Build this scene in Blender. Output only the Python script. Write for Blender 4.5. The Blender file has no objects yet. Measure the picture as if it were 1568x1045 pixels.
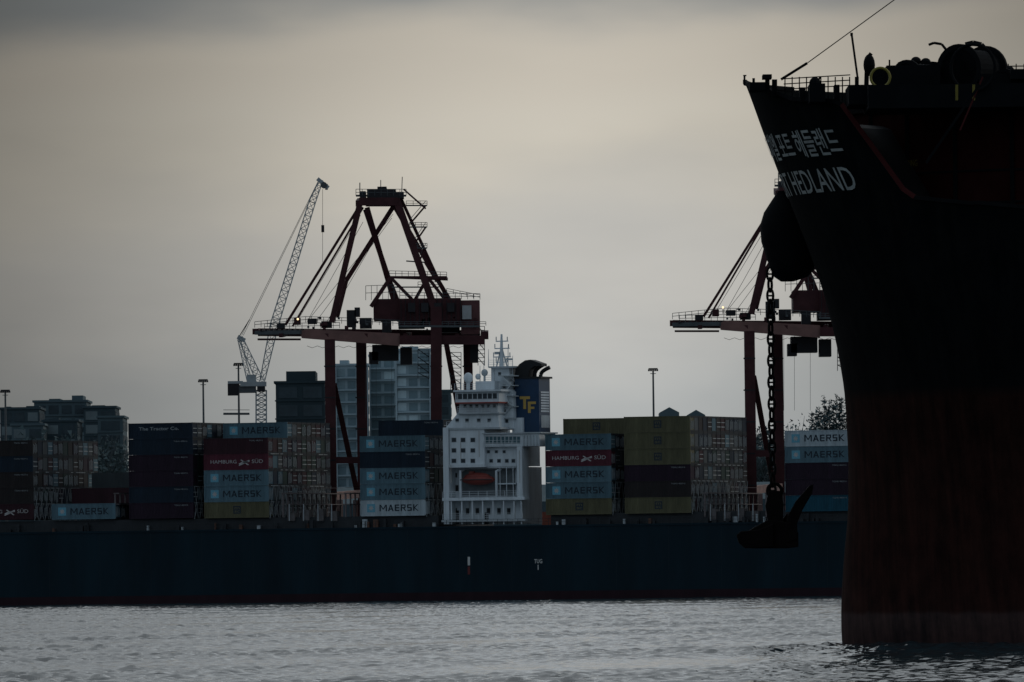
import bpy, math, random
import numpy as np
from mathutils import Vector, Matrix
random.seed(7); rng=np.random.RandomState(5)
scene=bpy.context.scene
scene.view_settings.view_transform='Standard'; scene.view_settings.look='None'; scene.view_settings.exposure=0
# ---------------------------------------------------------------- camera
F=17400.0; HC=3.5
pitch=math.atan((888.5-522.5)/F); roll=math.radians(-0.7)
R=Matrix.Rotation(math.pi/2+pitch,3,'X')@Matrix.Rotation(roll,3,'Z')
CAM=Vector((0,0,HC))
cd=bpy.data.cameras.new('camera'); cam=bpy.data.objects.new('camera',cd); scene.collection.objects.link(cam)
cam.matrix_world=Matrix.Translation(CAM)@R.to_4x4()
cd.sensor_width=36; cd.lens=36*F/1568; cd.clip_start=1; cd.clip_end=40000
scene.camera=cam
def ray(px,py): return R@Vector(((px-784)/F,(522.5-py)/F,-1))
def W(px,py,Y):
    d=ray(px,py); return CAM+d*(Y/d.y)
def proj(P):
    q=R.transposed()@(Vector(P)-CAM); return 784+F*q.x/-q.z, 522.5-F*q.y/-q.z
def s2l(c): return tuple(((v/255)/12.92 if v/255<=0.04045 else ((v/255+0.055)/1.055)**2.4) for v in c)
# ---------------------------------------------------------------- materials
MATS={}
def mat(name,col,rough=0.6,var=0.25,scale=0.5,streak=False,metal=0.0,bump=0.0,spec=0.3):
    if name in MATS: return MATS[name]
    m=bpy.data.materials.new(name); m.use_nodes=True; nt=m.node_tree; b=nt.nodes['Principled BSDF']
    tc=nt.nodes.new('ShaderNodeTexCoord'); mp=nt.nodes.new('ShaderNodeMapping')
    mp.inputs['Scale'].default_value=(1,1,0.18 if streak else 1)
    nz=nt.nodes.new('ShaderNodeTexNoise'); nz.inputs['Scale'].default_value=scale; nz.inputs['Detail'].default_value=6; nz.inputs['Roughness'].default_value=0.65
    rp=nt.nodes.new('ShaderNodeValToRGB'); e=rp.color_ramp.elements
    e[0].position=0.3; e[1].position=0.7
    e[0].color=tuple(max(0,c*(1-var)) for c in col)+(1,); e[1].color=tuple(min(1,c*(1+var*0.7)) for c in col)+(1,)
    nt.links.new(tc.outputs['Object'],mp.inputs[0]); nt.links.new(mp.outputs[0],nz.inputs['Vector']); nt.links.new(nz.outputs['Fac'],rp.inputs[0]); nt.links.new(rp.outputs[0],b.inputs['Base Color'])
    b.inputs['Roughness'].default_value=rough; b.inputs['Metallic'].default_value=metal; b.inputs['Specular IOR Level'].default_value=spec
    if bump>0:
        bp=nt.nodes.new('ShaderNodeBump'); bp.inputs['Strength'].default_value=bump; bp.inputs['Distance'].default_value=0.1
        nt.links.new(nz.outputs['Fac'],bp.inputs['Height']); nt.links.new(bp.outputs[0],b.inputs['Normal'])
    MATS[name]=m; return m
# ---------------------------------------------------------------- mesh builder
class MB:
    def __init__(s): s.v=[]; s.f=[]; s.mi=[]; s.mats=[]
    def m(s,mt):
        if mt not in s.mats: s.mats.append(mt)
        return s.mats.index(mt)
    def add(s,vs,fs,mt):
        o=len(s.v); s.v+= [tuple(x) for x in vs]; k=s.m(mt)
        for f in fs: s.f.append(tuple(i+o for i in f)); s.mi.append(k)
    def box(s,x0,x1,y0,y1,z0,z1,mt):
        s.add([(x0,y0,z0),(x1,y0,z0),(x1,y1,z0),(x0,y1,z0),(x0,y0,z1),(x1,y0,z1),(x1,y1,z1),(x0,y1,z1)],
              [(0,3,2,1),(4,5,6,7),(0,1,5,4),(1,2,6,5),(2,3,7,6),(3,0,4,7)],mt)
    def beam(s,a,b,w,h,mt):
        a=Vector(a); b=Vector(b); d=(b-a).normalized()
        up=Vector((0,1,0)) if abs(d.y)<0.9 else Vector((0,0,1))
        x=d.cross(up).normalized(); y=d.cross(x).normalized()
        c=[]
        for P in (a,b):
            for sx,sy in((-1,-1),(1,-1),(1,1),(-1,1)): c.append(P+x*(sx*w/2)+y*(sy*h/2))
        s.add(c,[(3,2,1,0),(4,5,6,7),(0,1,5,4),(1,2,6,5),(2,3,7,6),(3,0,4,7)],mt)
    def cyl(s,a,b,r,mt,n=10,r2=None):
        a=Vector(a); b=Vector(b); d=(b-a).normalized(); r2=r if r2 is None else r2
        up=Vector((0,1,0)) if abs(d.y)<0.9 else Vector((0,0,1))
        x=d.cross(up).normalized(); y=d.cross(x).normalized(); c=[]
        for P,rr in((a,r),(b,r2)):
            for i in range(n):
                t=2*math.pi*i/n; c.append(P+x*math.cos(t)*rr+y*math.sin(t)*rr)
        fs=[(i,(i+1)%n,n+(i+1)%n,n+i) for i in range(n)]+[tuple(range(n))[::-1],tuple(range(n,2*n))]
        s.add(c,fs,mt)
    def tube(s,pts,r,mt,n=8):
        for i in range(len(pts)-1): s.cyl(pts[i],pts[i+1],r,mt,n)
    def ell(s,c,rx,ry,rz,mt,n=14,M=None):
        vs=[];fs=[];k=n//2+1
        for j in range(k+1):
            th=math.pi*j/k
            for i in range(n):
                ph=2*math.pi*i/n; q=Vector((rx*math.sin(th)*math.cos(ph),ry*math.sin(th)*math.sin(ph),rz*math.cos(th)))
                if M: q=M@q
                vs.append(Vector(c)+q)
        for j in range(k):
            for i in range(n): fs.append((j*n+i,j*n+(i+1)%n,(j+1)*n+(i+1)%n,(j+1)*n+i))
        s.add(vs,fs,mt)
    def prism(s,poly,off,mt):
        n=len(poly); a=[Vector(p) for p in poly]; b=[p+Vector(off) for p in a]
        s.add(a+b,[tuple(range(n)),tuple(range(n,2*n))[::-1]]+[(i,n+i,n+(i+1)%n,(i+1)%n) for i in range(n)],mt)
    def ring(s,c,R0,r,ax,mt,n=20,m=6,sc=(1,1)):
        ax=Vector(ax).normalized(); up=Vector((0,0,1)) if abs(ax.z)<0.9 else Vector((1,0,0))
        x=up.cross(ax).normalized(); y=ax.cross(x).normalized()
        vs=[];fs=[]
        for i in range(n):
            t=2*math.pi*i/n; rad=x*math.cos(t)*sc[0]+y*math.sin(t)*sc[1]; dr=(x*math.cos(t)+y*math.sin(t))
            for j in range(m):
                p=2*math.pi*j/m; vs.append(Vector(c)+rad*R0+dr*(r*math.cos(p))+ax*(r*math.sin(p)))
        for i in range(n):
            for j in range(m): fs.append((i*m+j,((i+1)%n)*m+j,((i+1)%n)*m+(j+1)%m,i*m+(j+1)%m))
        s.add(vs,fs,mt)
    def mesh(s,name,recenter=False,smooth=False):
        o=Vector((0,0,0))
        if recenter:
            A=np.array(s.v); o=Vector(((A[:,0].min()+A[:,0].max())/2,(A[:,1].min()+A[:,1].max())/2,A[:,2].min()))
        me=bpy.data.meshes.new(name); me.from_pydata([tuple(Vector(v)-o) for v in s.v],[],s.f)
        for t in s.mats: me.materials.append(t)
        me.polygons.foreach_set('material_index',s.mi)
        if smooth: me.polygons.foreach_set('use_smooth',[True]*len(s.f))
        me.update(); return me,o
    def obj(s,name,M=None,parent=None,recenter=False,smooth=False):
        me,o=s.mesh(name,recenter,smooth); ob=bpy.data.objects.new(name,me); scene.collection.objects.link(ob)
        if M is not None: ob.matrix_world=M
        elif recenter: ob.location=o
        if parent:
            ob.parent=parent
            if M is None and not getattr(s,'local',False): ob.matrix_parent_inverse=parent.matrix_world.inverted()
        return ob
TC={}
def text2d(t,bold=0.0):
    k=(t,bold)
    if k in TC: return TC[k]
    cu=bpy.data.curves.new('t','FONT'); cu.body=t; cu.size=1; cu.offset=bold; cu.resolution_u=3
    ob=bpy.data.objects.new('t',cu); scene.collection.objects.link(ob)
    dg=bpy.context.evaluated_depsgraph_get(); me=bpy.data.meshes.new_from_object(ob.evaluated_get(dg))
    vs=[(v.co.x,v.co.y) for v in me.vertices]; fs=[tuple(p.vertices) for p in me.polygons]
    bpy.data.objects.remove(ob); bpy.data.meshes.remove(me)
    if vs:
        x0=min(v[0] for v in vs); x1=max(v[0] for v in vs); y0=min(v[1] for v in vs); y1=max(v[1] for v in vs)
        vs=[((x-x0)/(x1-x0),(y-y0)/(y1-y0)) for x,y in vs]
    TC[k]=(vs,fs); return TC[k]
# ---------------------------------------------------------------- world
w=bpy.data.worlds.new('World'); scene.world=w; w.use_nodes=True; nt=w.node_tree; N=nt.nodes; Lk=nt.links
for n in list(N): N.remove(n)
out=N.new('ShaderNodeOutputWorld')
def math_(op,a,b=None,c=None):
    n=N.new('ShaderNodeMath'); n.operation=op
    for i,v in enumerate((a,b,c)):
        if v is None: continue
        if isinstance(v,(int,float)): n.inputs[i].default_value=v
        else: Lk.new(v,n.inputs[i])
    return n.outputs[0]
tc=N.new('ShaderNodeTexCoord'); sp=N.new('ShaderNodeSeparateXYZ'); Lk.new(tc.outputs['Generated'],sp.inputs[0])
X,Yd,Z=sp.outputs
mp=N.new('ShaderNodeMapping'); mp.inputs['Scale'].default_value=(26,26,85); Lk.new(tc.outputs['Generated'],mp.inputs[0])
nz=N.new('ShaderNodeTexNoise'); nz.inputs['Scale'].default_value=1.0; nz.inputs['Detail'].default_value=4; nz.inputs['Roughness'].default_value=0.5; Lk.new(mp.outputs[0],nz.inputs['Vector'])
ns=math_('SUBTRACT',nz.outputs['Fac'],0.5)
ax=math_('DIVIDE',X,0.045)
e=math_('DIVIDE',Z,0.051)
e=math_('ADD',e,math_('MULTIPLY',ns,0.28)); e=math_('SUBTRACT',e,math_('MULTIPLY',ax,0.04))
rp=N.new('ShaderNodeValToRGB'); rp.color_ramp.interpolation='EASE'
pts=[(0,(154,160,164)),(0.3,(168,171,171)),(0.55,(187,185,180)),(0.78,(196,190,178)),(0.92,(188,181,169)),(1.06,(132,135,136)),(1.22,(120,127,134)),(1.7,(196,202,206))]
el=rp.color_ramp.elements
while len(el)<len(pts): el.new(0.5)
for i,(p,c) in enumerate(pts): el[i].position=p/2; el[i].color=s2l(c)+(1,)
Lk.new(math_('DIVIDE',e,2.0),rp.inputs[0])
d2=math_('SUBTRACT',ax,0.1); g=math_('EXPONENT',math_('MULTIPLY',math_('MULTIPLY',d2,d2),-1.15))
lat=math_('ADD',math_('MULTIPLY',g,0.86),0.22)  # sky dimmed towards the frame sides, a vignette put into its colour
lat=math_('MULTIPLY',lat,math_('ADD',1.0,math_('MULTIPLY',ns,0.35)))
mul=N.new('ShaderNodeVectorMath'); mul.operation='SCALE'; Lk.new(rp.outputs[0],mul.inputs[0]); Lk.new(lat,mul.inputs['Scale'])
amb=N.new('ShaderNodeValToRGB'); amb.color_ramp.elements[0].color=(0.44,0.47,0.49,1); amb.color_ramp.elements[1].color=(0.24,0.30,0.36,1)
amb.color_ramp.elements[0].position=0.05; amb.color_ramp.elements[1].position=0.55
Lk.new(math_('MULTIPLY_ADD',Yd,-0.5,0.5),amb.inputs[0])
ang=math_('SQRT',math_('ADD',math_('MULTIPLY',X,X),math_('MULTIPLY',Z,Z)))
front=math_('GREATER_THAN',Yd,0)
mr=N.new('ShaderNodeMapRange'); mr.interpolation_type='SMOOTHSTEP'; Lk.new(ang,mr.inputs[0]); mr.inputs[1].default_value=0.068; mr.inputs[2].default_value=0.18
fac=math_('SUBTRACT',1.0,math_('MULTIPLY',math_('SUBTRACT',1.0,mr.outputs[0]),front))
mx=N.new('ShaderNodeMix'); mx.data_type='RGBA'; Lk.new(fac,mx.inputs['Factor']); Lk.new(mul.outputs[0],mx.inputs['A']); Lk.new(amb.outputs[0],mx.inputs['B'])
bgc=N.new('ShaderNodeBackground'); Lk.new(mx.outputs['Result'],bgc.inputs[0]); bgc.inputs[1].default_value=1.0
sky=N.new('ShaderNodeTexSky'); sky.sky_type='NISHITA'; sky.sun_disc=False
SE=math.radians(24); SA=math.radians(70)
sky.sun_elevation=SE; sky.sun_rotation=SA
bgs=N.new('ShaderNodeBackground'); Lk.new(sky.outputs[0],bgs.inputs[0]); bgs.inputs[1].default_value=0.05
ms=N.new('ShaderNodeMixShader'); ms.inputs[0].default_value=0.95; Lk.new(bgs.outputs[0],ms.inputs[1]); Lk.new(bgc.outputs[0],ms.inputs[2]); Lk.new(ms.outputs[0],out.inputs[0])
sl=bpy.data.lights.new('sun','SUN'); sl.energy=0.5; sl.angle=math.radians(12); sl.color=(1,0.9,0.78)
so=bpy.data.objects.new('sun',sl); scene.collection.objects.link(so); so.location=(300,300,300)
sd=Vector((math.sin(SA)*math.cos(SE),math.cos(SA)*math.cos(SE),math.sin(SE)))
so.rotation_euler=sd.to_track_quat('Z','Y').to_euler()
# ---------------------------------------------------------------- water
def build_water():
    ys=[-3000,-600,-100,60,200,300,350]; y=375.0
    while y<2150: ys.append(y); y*=1.0010
    ys+= [2200,2400,3000,5000,9000,20000]; ys=np.array(ys)
    s=np.concatenate([[-60,-12,-3,-0.8,-0.2,-0.09],np.linspace(-0.053,0.053,440),[0.09,0.2,0.8,3,12,60]])
    YY,SS=np.meshgrid(ys,s,indexing='ij'); XX=SS*np.maximum(np.abs(YY),150)
    ZZ=np.zeros_like(XX)
    for i in range(64):
        lam=0.5*(6.0**rng.rand()); th=rng.normal(math.radians(250),0.8); k=2*math.pi/lam
        a=0.0072*lam**0.75; ph=rng.rand()*6.28
        ZZ+=a*np.sin(k*(XX*math.cos(th)+YY*math.sin(th))+ph)
    pat=0.85+0.4*np.sin(XX*0.07+YY*0.021+1)*np.sin(YY*0.017-XX*0.04)+0.25*np.sin(XX*0.21-YY*0.06)
    ZZ=ZZ*pat
    m=(YY>370)&(YY<2160)&(np.abs(SS)<0.0535)
    ZZ=np.where(m,ZZ,0.0)
    nr,nc=XX.shape
    co=np.stack([XX,YY,ZZ],-1).reshape(-1,3).astype(np.float32)
    idx=np.arange(nr*nc).reshape(nr,nc)
    q=np.stack([idx[:-1,:-1],idx[:-1,1:],idx[1:,1:],idx[1:,:-1]],-1).reshape(-1,4)
    me=bpy.data.meshes.new('water'); me.vertices.add(len(co)); me.vertices.foreach_set('co',co.ravel())
    me.loops.add(q.size); me.loops.foreach_set('vertex_index',q.ravel().astype(np.int32))
    me.polygons.add(len(q)); me.polygons.foreach_set('loop_start',(np.arange(len(q))*4).astype(np.int32)); me.polygons.foreach_set('loop_total',np.full(len(q),4,np.int32))
    me.update(calc_edges=True); me.polygons.foreach_set('use_smooth',np.ones(len(q),bool))
    ob=bpy.data.objects.new('water',me); scene.collection.objects.link(ob)
    m=bpy.data.materials.new('sea_water'); m.use_nodes=True; t=m.node_tree; b=t.nodes['Principled BSDF']
    b.inputs['Base Color'].default_value=(0.02,0.032,0.038,1); b.inputs['Roughness'].default_value=0.09; b.inputs['IOR'].default_value=1.33
    g=t.nodes.new('ShaderNodeNewGeometry'); n=t.nodes.new('ShaderNodeTexNoise'); n.inputs['Scale'].default_value=3.0; n.inputs['Detail'].default_value=4
    bp=t.nodes.new('ShaderNodeBump'); bp.inputs['Strength'].default_value=0.4; bp.inputs['Distance'].default_value=0.05
    t.links.new(g.outputs['Position'],n.inputs['Vector']); t.links.new(n.outputs['Fac'],bp.inputs['Height']); t.links.new(bp.outputs[0],b.inputs['Normal'])
    me.materials.append(m)
build_water()
# ---------------------------------------------------------------- container ship frame
TH=math.radians(19); O=W(784,919,2000); O.z=0
shipM=Matrix.Translation(O)@Matrix.Rotation(-TH,4,'Z'); shipI=shipM.inverted()
vd=Vector((math.sin(TH),math.cos(TH),0))
def U(px,py,v):
    d=ray(px,py); t=(v-(CAM-O).dot(vd))/d.dot(vd); q=shipI@(CAM+d*t); return q.x,q.z
ship=bpy.data.objects.new('container_ship',None); scene.collection.objects.link(ship); ship.matrix_world=shipM
def shipobj(mb,name,smooth=False):
    mb.local=True; me,_=mb.mesh(name,False,smooth); ob=bpy.data.objects.new(name,me); scene.collection.objects.link(ob); ob.parent=ship; return ob
white=mat('white_paint',(0.60,0.65,0.68),0.5,0.2,0.8,True)
offw=mat('offwhite_paint',(0.40,0.44,0.46),0.5,0.25,0.6,True)
glass=mat('dark_glass',(0.015,0.025,0.035),0.3,0.3,0.4,spec=0.3)
dark=mat('dark_steel',(0.022,0.026,0.03),0.6,0.3,0.5)
navy=mat('hull_navy',(0.0050,0.0180,0.0270),0.6,0.4,0.12,True,spec=0.12)
boot=mat('boot_red',(0.022,0.010,0.014),0.6,0.3,0.3,True,spec=0.12)
zt=U(700,806,0)[1]; zb=U(784,906,0)[1]
hb=MB()
us=[-190,-175,-160,-140,-110,-60,0,60,90,110,118]
def inset(u,z):
    a=0
    if u<-130: a=((-130-u)/60)**1.6*16*(1.25-0.5*z/zt)
    if u>95: a=((u-95)/23)**2*4*(1.6-z/zt)
    return min(a,15.9)
zs=[-1.5,0,zb,zb+0.01,5,9,zt-0.01,zt]
B=32.0
for side in(0,1):
    vs=[]
    for u in us:
        for z in zs:
            i=inset(u,z); vs.append((u,i if side==0 else B-i,z))
    n=len(zs)
    for a in range(len(us)-1):
        for b in range(n-1):
            f=(a*n+b,(a+1)*n+b,(a+1)*n+b+1,a*n+b+1)
            hb.add([vs[q] for q in f],[(0,1,2,3)],boot if b<2 else navy)
dk=[(u,inset(u,zt),zt-0.02) for u in us]+[(u,B-inset(u,zt),zt-0.02) for u in us[::-1]]
hb.add(dk,[tuple(range(len(dk)))],dark)
for ue in(-190,118):
    i=inset(ue,0); hb.add([(ue,i,-1.5),(ue,B-i,-1.5),(ue,B-i,zt),(ue,i,zt)],[(0,1,2,3)],navy)
hb.box(-128,94,-0.12,0,zt-0.35,zt-0.1,navy)
for k in range(0,118):
    u=-128+k*1.9; hb.box(u,u+0.06,0.05,0.11,zt,zt+1.1,dark)
for dz in(0.55,1.1): hb.box(-128,94,0.05,0.09,zt+dz,zt+dz+0.05,dark)
seam=mat('hull_seam',(0.004,0.013,0.019),0.6,0.2)
for k in range(-12,10): hb.box(k*9.7,k*9.7+0.06,-0.006,0,zb+0.1,zt-0.4,seam)
mark=mat('mark_white',(0.55,0.55,0.53),0.6,0.2,3)
def shiptext(mb,t,px,py,wm,hm,mt,v=-0.03,bold=0.02):
    vs,fs=text2d(t,bold); u,z=U(px,py,v); mb.add([(u+x*wm,v,z+y*hm) for x,y in vs],fs,mt)
shiptext(hb,'TUG',818,863,1.5,0.75,mark)
u,z=U(824,873,-.03); hb.box(u-0.08,u+0.08,-0.03,-0.01,z,z+0.9,mark)
u,z=U(718,866,-.03); hb.box(u-0.22,u+0.22,-0.03,-0.01,z,z+1.5,mark)
u,z=U(718,880,-.03); hb.box(u-0.22,u+0.22,-0.03,-0.01,z,z+1.4,mat('mark_red',(0.12,0.02,0.02)))
z0c=U(313,794,0.3)[1]
hb.box(-125,-14,1.2,31,zt,z0c-0.05,dark); hb.box(7,95,1.2,31,zt,z0c-0.05,dark)
for k in range(90):
    u=random.uniform(-125,92); 
    if -14<u<7: continue
    hh_=random.uniform(0.4,1.5); hb.box(u,u+random.uniform(0.2,0.9),0.35,0.9,zt,zt+hh_,random.choice((dark,dark,offw,mat('rust_gear',(0.12,0.06,0.04)))))
shipobj(hb,'hull')
# ---------------------------------------------------------------- containers
CH=2.84; CL=12.19
colors={'mblue':(0.095,0.165,0.20),'mblue2':(0.075,0.135,0.165),'mwhite':(0.38,0.44,0.47),'msc':(0.105,0.098,0.055),'ham':(0.085,0.018,0.030),'navy':(0.010,0.020,0.034),'plum':(0.020,0.010,0.020),'maroon':(0.035,0.012,0.017),
        'teal':(0.008,0.065,0.10),'brown':(0.022,0.018,0.018),'grey':(0.055,0.065,0.07),'orange':(0.16,0.045,0.028),'green':(0.015,0.035,0.03)}
def cm(c): return mat('container_'+c,colors[c],0.6,0.35,0.7,True,spec=0.2)
bar=mat('lock_bar',(0.32,0.35,0.36),0.5,0.4,2); corner=mat('corner_casting',(0.16,0.19,0.20),0.6,0.3,2); txdark=mat('text_navy',(0.010,0.02,0.032),0.5,0.2); star=mat('logo_blue',(0.12,0.34,0.44),0.5,0.1); txwhite=mat('text_white',(0.42,0.40,0.39),0.5,0.2)
edark=mat('end_frame_dark',(0.015,0.02,0.024),0.7,0.3,2)
def doorend(mb,x,y,z,c,bars=True):
    m=cm(c)
    mb.box(x,x+0.05,y+0.04,y+0.12,z,z+CH-0.03,m); mb.box(x,x+0.05,y+2.32,y+2.4,z,z+CH-0.03,m)
    mb.box(x,x+0.05,y+0.14,y+2.3,z+CH-0.36,z+CH-0.03,edark); mb.box(x,x+0.05,y+0.14,y+2.3,z,z+0.3,edark)
    if bars:
        r=random.random()
        if r<0.6:
            for k in (0.5,1.0,1.5,2.0):
                a=0.35+random.random()*0.3; mb.box(x+0.03,x+0.09,y+k-0.05,y+k+0.05,z+a,z+CH-0.5-random.random()*0.5,bar)
        elif r<0.85:
            mb.box(x+0.04,x+0.1,y+0.3,y+2.2,z+0.9,z+1.05,bar); mb.box(x+0.04,x+0.1,y+0.3,y+2.2,z+1.7,z+1.82,bar)
CM={}
def container_mesh(c,logo):
    if (c,logo) in CM: return CM[(c,logo)]
    mb=MB(); m=cm(c)
    mb.box(0.06,CL-0.06,0.12,2.42,0.03,CH-0.05,m)
    n=38; vs=[]; step=(CL-0.3)/n
    for i in range(n):
        x=0.15+i*step
        vs+=[(x,0.085),(x+step*0.25,0.085),(x+step*0.4,0.035),(x+step*0.85,0.035)]
    vs.append((CL-0.15,0.085))
    V=[(x,y,0.16) for x,y in vs]+[(x,y,CH-0.16) for x,y in vs]; k=len(vs)
    mb.add(V,[(i,i+1,k+i+1,k+i) for i in range(k-1)],m)
    mb.box(0,0.16,0,0.16,0.0,CH-0.03,m); mb.box(CL-0.16,CL,0,0.16,0,CH-0.03,m)
    mb.box(0.16,CL-0.16,0.0,0.12,0,0.17,m); mb.box(0.16,CL-0.16,0.0,0.12,CH-0.17,CH-0.05,m)
    for xx in(-0.005,CL-0.175):
        for zz in(0,CH-0.15): mb.box(xx,xx+0.18,-0.01,0.17,zz-0.002,zz+0.125,corner if c in('mwhite','mblue') else m)
    doorend(mb,CL-0.06,0,0,c)
    def T(t,x,z,wd,h,mt,b=0.0,y=0.02):
        vs,fs=text2d(t,b); mb.add([(x+a*wd,y,z+q*h) for a,q in vs],fs,mt)
    if logo=='m':
        # stroke letters (wide bold grotesque)
        st=0.24; hL=1.15; x0=3.7; wL=0.92; adv=1.2; zb0=0.85; yy=0.0225
        def st_(x1,z1,x2,z2,t=st):
            mb.prism([(x1-t/2,yy,z1),(x1+t/2,yy,z1),(x2+t/2,yy,z2),(x2-t/2,yy,z2)],(0,0.008,0),txdark) if abs(z2-z1)>0.3 else mb.box(min(x1,x2),max(x1,x2),yy,yy+0.008,z1-t*0.42,z1+t*0.42,txdark)
        zt_0=zb0; z1=zb0+hL; zm=zb0+hL/2
        xs=x0
        mw=1.15
        for xa in(xs,xs+mw): st_(xa,zb0,xa,z1)
        st_(xs+0.05,z1,xs+mw/2,zb0+0.3,0.2); st_(xs+mw-0.05,z1,xs+mw/2,zb0+0.3,0.2); xs+=mw+0.42
        st_(xs,zb0,xs+0.42,z1); st_(xs+0.84,zb0,xs+0.42,z1); mb.box(xs+0.15,xs+0.7,yy,yy+.008,zb0+0.28,zb0+0.46,txdark); xs+=1.3
        st_(xs,zb0,xs,z1); [st_(xs,zq,xs+0.72,zq) for zq in(zb0+.1,zm,z1-.1)]; xs+=1.12
        st_(xs,zb0,xs,z1); st_(xs,z1-.1,xs+0.72,z1-.1); st_(xs,zm,xs+0.72,zm); st_(xs+0.68,zm,xs+0.68,z1); st_(xs+0.35,zm,xs+0.8,zb0); xs+=1.17
        for zq in(zb0+.1,zm,z1-.1): st_(xs-0.05,zq,xs+0.72,zq)
        st_(xs,zm,xs,z1-0.05); st_(xs+0.64,zb0+0.05,xs+0.64,zm); xs+=1.15
        st_(xs,zb0,xs,z1); st_(xs+0.12,zm,xs+0.72,z1); st_(xs+0.12,zm,xs+0.78,zb0)
        mb.box(1.25,2.75,0.018,0.03,0.7,2.15,star)
        cx,cz=2.0,1.42; p=[]
        for i in range(14):
            a=math.pi*i/7+math.pi/2; r=0.56 if i%2==0 else 0.26; p.append((cx+r*math.cos(a),0.012,cz+r*math.sin(a)))
        mb.add(p+[(cx,0.012,cz)],[(i,(i+1)%14,14) for i in range(14)],txwhite)
    if logo=='h':
        T('HAMBURG',1.3,1.15,4.9,0.62,txwhite,0.0); T('SÜD',9.1,1.15,2.1,0.8,txwhite,0.0)
        for sgn in(0,1):
            P=[(6.6,.012,0.8+0.25*sgn),(7.3,.012,1.25+.2*sgn),(8.6,.012,1.75-.2*sgn),(8.7,.012,1.6-.2*sgn),(7.5,.012,1.0+.2*sgn),(6.7,.012,0.7+0.25*sgn)]
            mb.add(P,[tuple(range(6))],txwhite)
        mb.add([(6.9,.012,1.75),(7.15,.012,1.8),(8.6,.012,0.85),(8.3,.012,0.8)],[(0,1,2,3)],txwhite)
    if logo=='y':
        mb.box(5.5,6.9,0.018,0.03,0.75,2.1,txdark); T('m',5.7,1.5,1.0,0.4,cm('msc'),0.02,0.012); T('sc',5.7,0.92,1.0,0.4,cm('msc'),0.02,0.012)
    if logo=='t':
        T('The Tractor Co.',2.0,1.5,7.6,0.6,mat('text_faint',(0.25,0.27,0.28)),0.02)
    if logo=='n':
        T('TGHU 482016',8.6,2.2,2.6,0.25,mat('text_faint',(0.25,0.27,0.28)),0.0)
    me,_=mb.mesh('shipping_container'); CM[(c,logo)]=me; return me
def put(u,v,z,c,logo='n'):
    ob=bpy.data.objects.new('shipping_container',container_mesh(c,logo)); scene.collection.objects.link(ob)
    ob.matrix_world=shipM@Matrix.Translation((u,v,z))
mass=['navy','plum','maroon','brown','navy','grey','grey','green','brown','plum','grey','mblue2']
def bay(px,py,front,rows=12,tiers=6,special={},topc=None):
    u,z0=U(px,py,0.3)
    for i,(c,l) in enumerate(front): put(u,0.3,z0+i*CH,c,l)
    mb=MB()
    for r in range(1,rows+1):
        for t in range(tiers):
            v=0.3+r*2.5
            if t==tiers-1 and r<4 and len(front)<tiers: continue
            if (r,t) in special:
                put(u,v,z0+t*CH,*special[(r,t)]); continue
            c=random.choice(mass); x0=u; y=v; z=z0+t*CH
            if topc and t>=tiers-2: c=topc
            mb.box(x0,x0+CL-0.06,y+0.02,y+2.42,z,z+CH-0.06,cm(c)); doorend(mb,x0+CL-0.06,y,z,c)
    for r in range(0,rows+1):
        for t in range(0,2):
            y=0.3+r*2.5
            mb.beam((u+CL+0.15,y+0.2,z0-0.2),(u+CL+0.15,y+2.2,z0+CH*(1+t)),0.05,0.05,bar)
            mb.beam((u+CL+0.18,y+2.2,z0-0.2),(u+CL+0.18,y+0.2,z0+CH*(1+t)),0.05,0.05,bar)
    for t in range(1,tiers-1):
        for rr in range(rows):
            if random.random()<0.75: mb.box(u+CL+0.48,u+CL+0.54,0.3+rr*2.5,0.3+rr*2.5+random.uniform(1,2.4),z0+CH*t-0.12,z0+CH*t-0.02,bar)
    mb.obj('container_stack',M=shipM); return u,z0
M1=('mblue','m'); M2=('mblue2','m'); MW=('mwhite','m'); H=('ham','h'); Yl=('msc','y')
bay(-46,797,[('maroon','h'),('brown','n'),('brown','n'),('navy','n'),('brown','n')],tiers=5)
bay(198,795,[('plum','n'),('navy','n'),('plum','n'),('plum','n'),('navy','n'),('navy','t')])
bay(313,794,[Yl,M1,M1,H,('maroon','n')],special={(4,5):M2})
bay(552,791,[MW,M1,M1,('navy','n'),M2],special={(4,5):('navy','n')},topc='navy')
bay(836,789,[Yl,M2,M1,H,M2],special={(4,5):Yl})
bay(957,787,[Yl,('brown','n'),('plum','n'),Yl,Yl,Yl])
bay(1203,784,[('teal','n'),('plum','n'),('plum','n'),M1,MW],tiers=5)
u,z=U(92,796,0.3); put(u-1.6,0.3,z,*M1)
mb=MB()
for r in range(1,12):
    for t in range(1+(r>3)+(r>7)):
        c=random.choice(['maroon','navy','grey','plum','green','brown']); y=0.3+r*2.5
        if r==9 and t==2: c='orange'
        mb.box(u-1.6,u+CL-1.6,y,y+2.4,z+t*CH,z+(t+1)*CH-.05,cm(c)); doorend(mb,u+CL-1.6,y,z+t*CH,c)
mb.obj('container_stack',M=shipM)
lb=MB(); lbm=mat('lashing_bridge_paint',(0.13,0.11,0.11),0.6,0.3,1)
for px in (175,432,528,1078,1172):
    u,z=U(px,792,0.5)
    for r in range(0,13):
        y=0.6+r*2.5; lb.box(u,u+0.25,y,y+0.25,z,z+4.2,lbm)
    lb.box(u-0.1,u+0.9,0.5,31,z+2.2,z+2.35,lbm); lb.box(u-0.1,u+0.9,0.5,31,z+4.1,z+4.3,lbm)
    lb.box(u+0.3,u+0.36,0.5,31,z+5.2,z+5.26,lbm)
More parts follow.
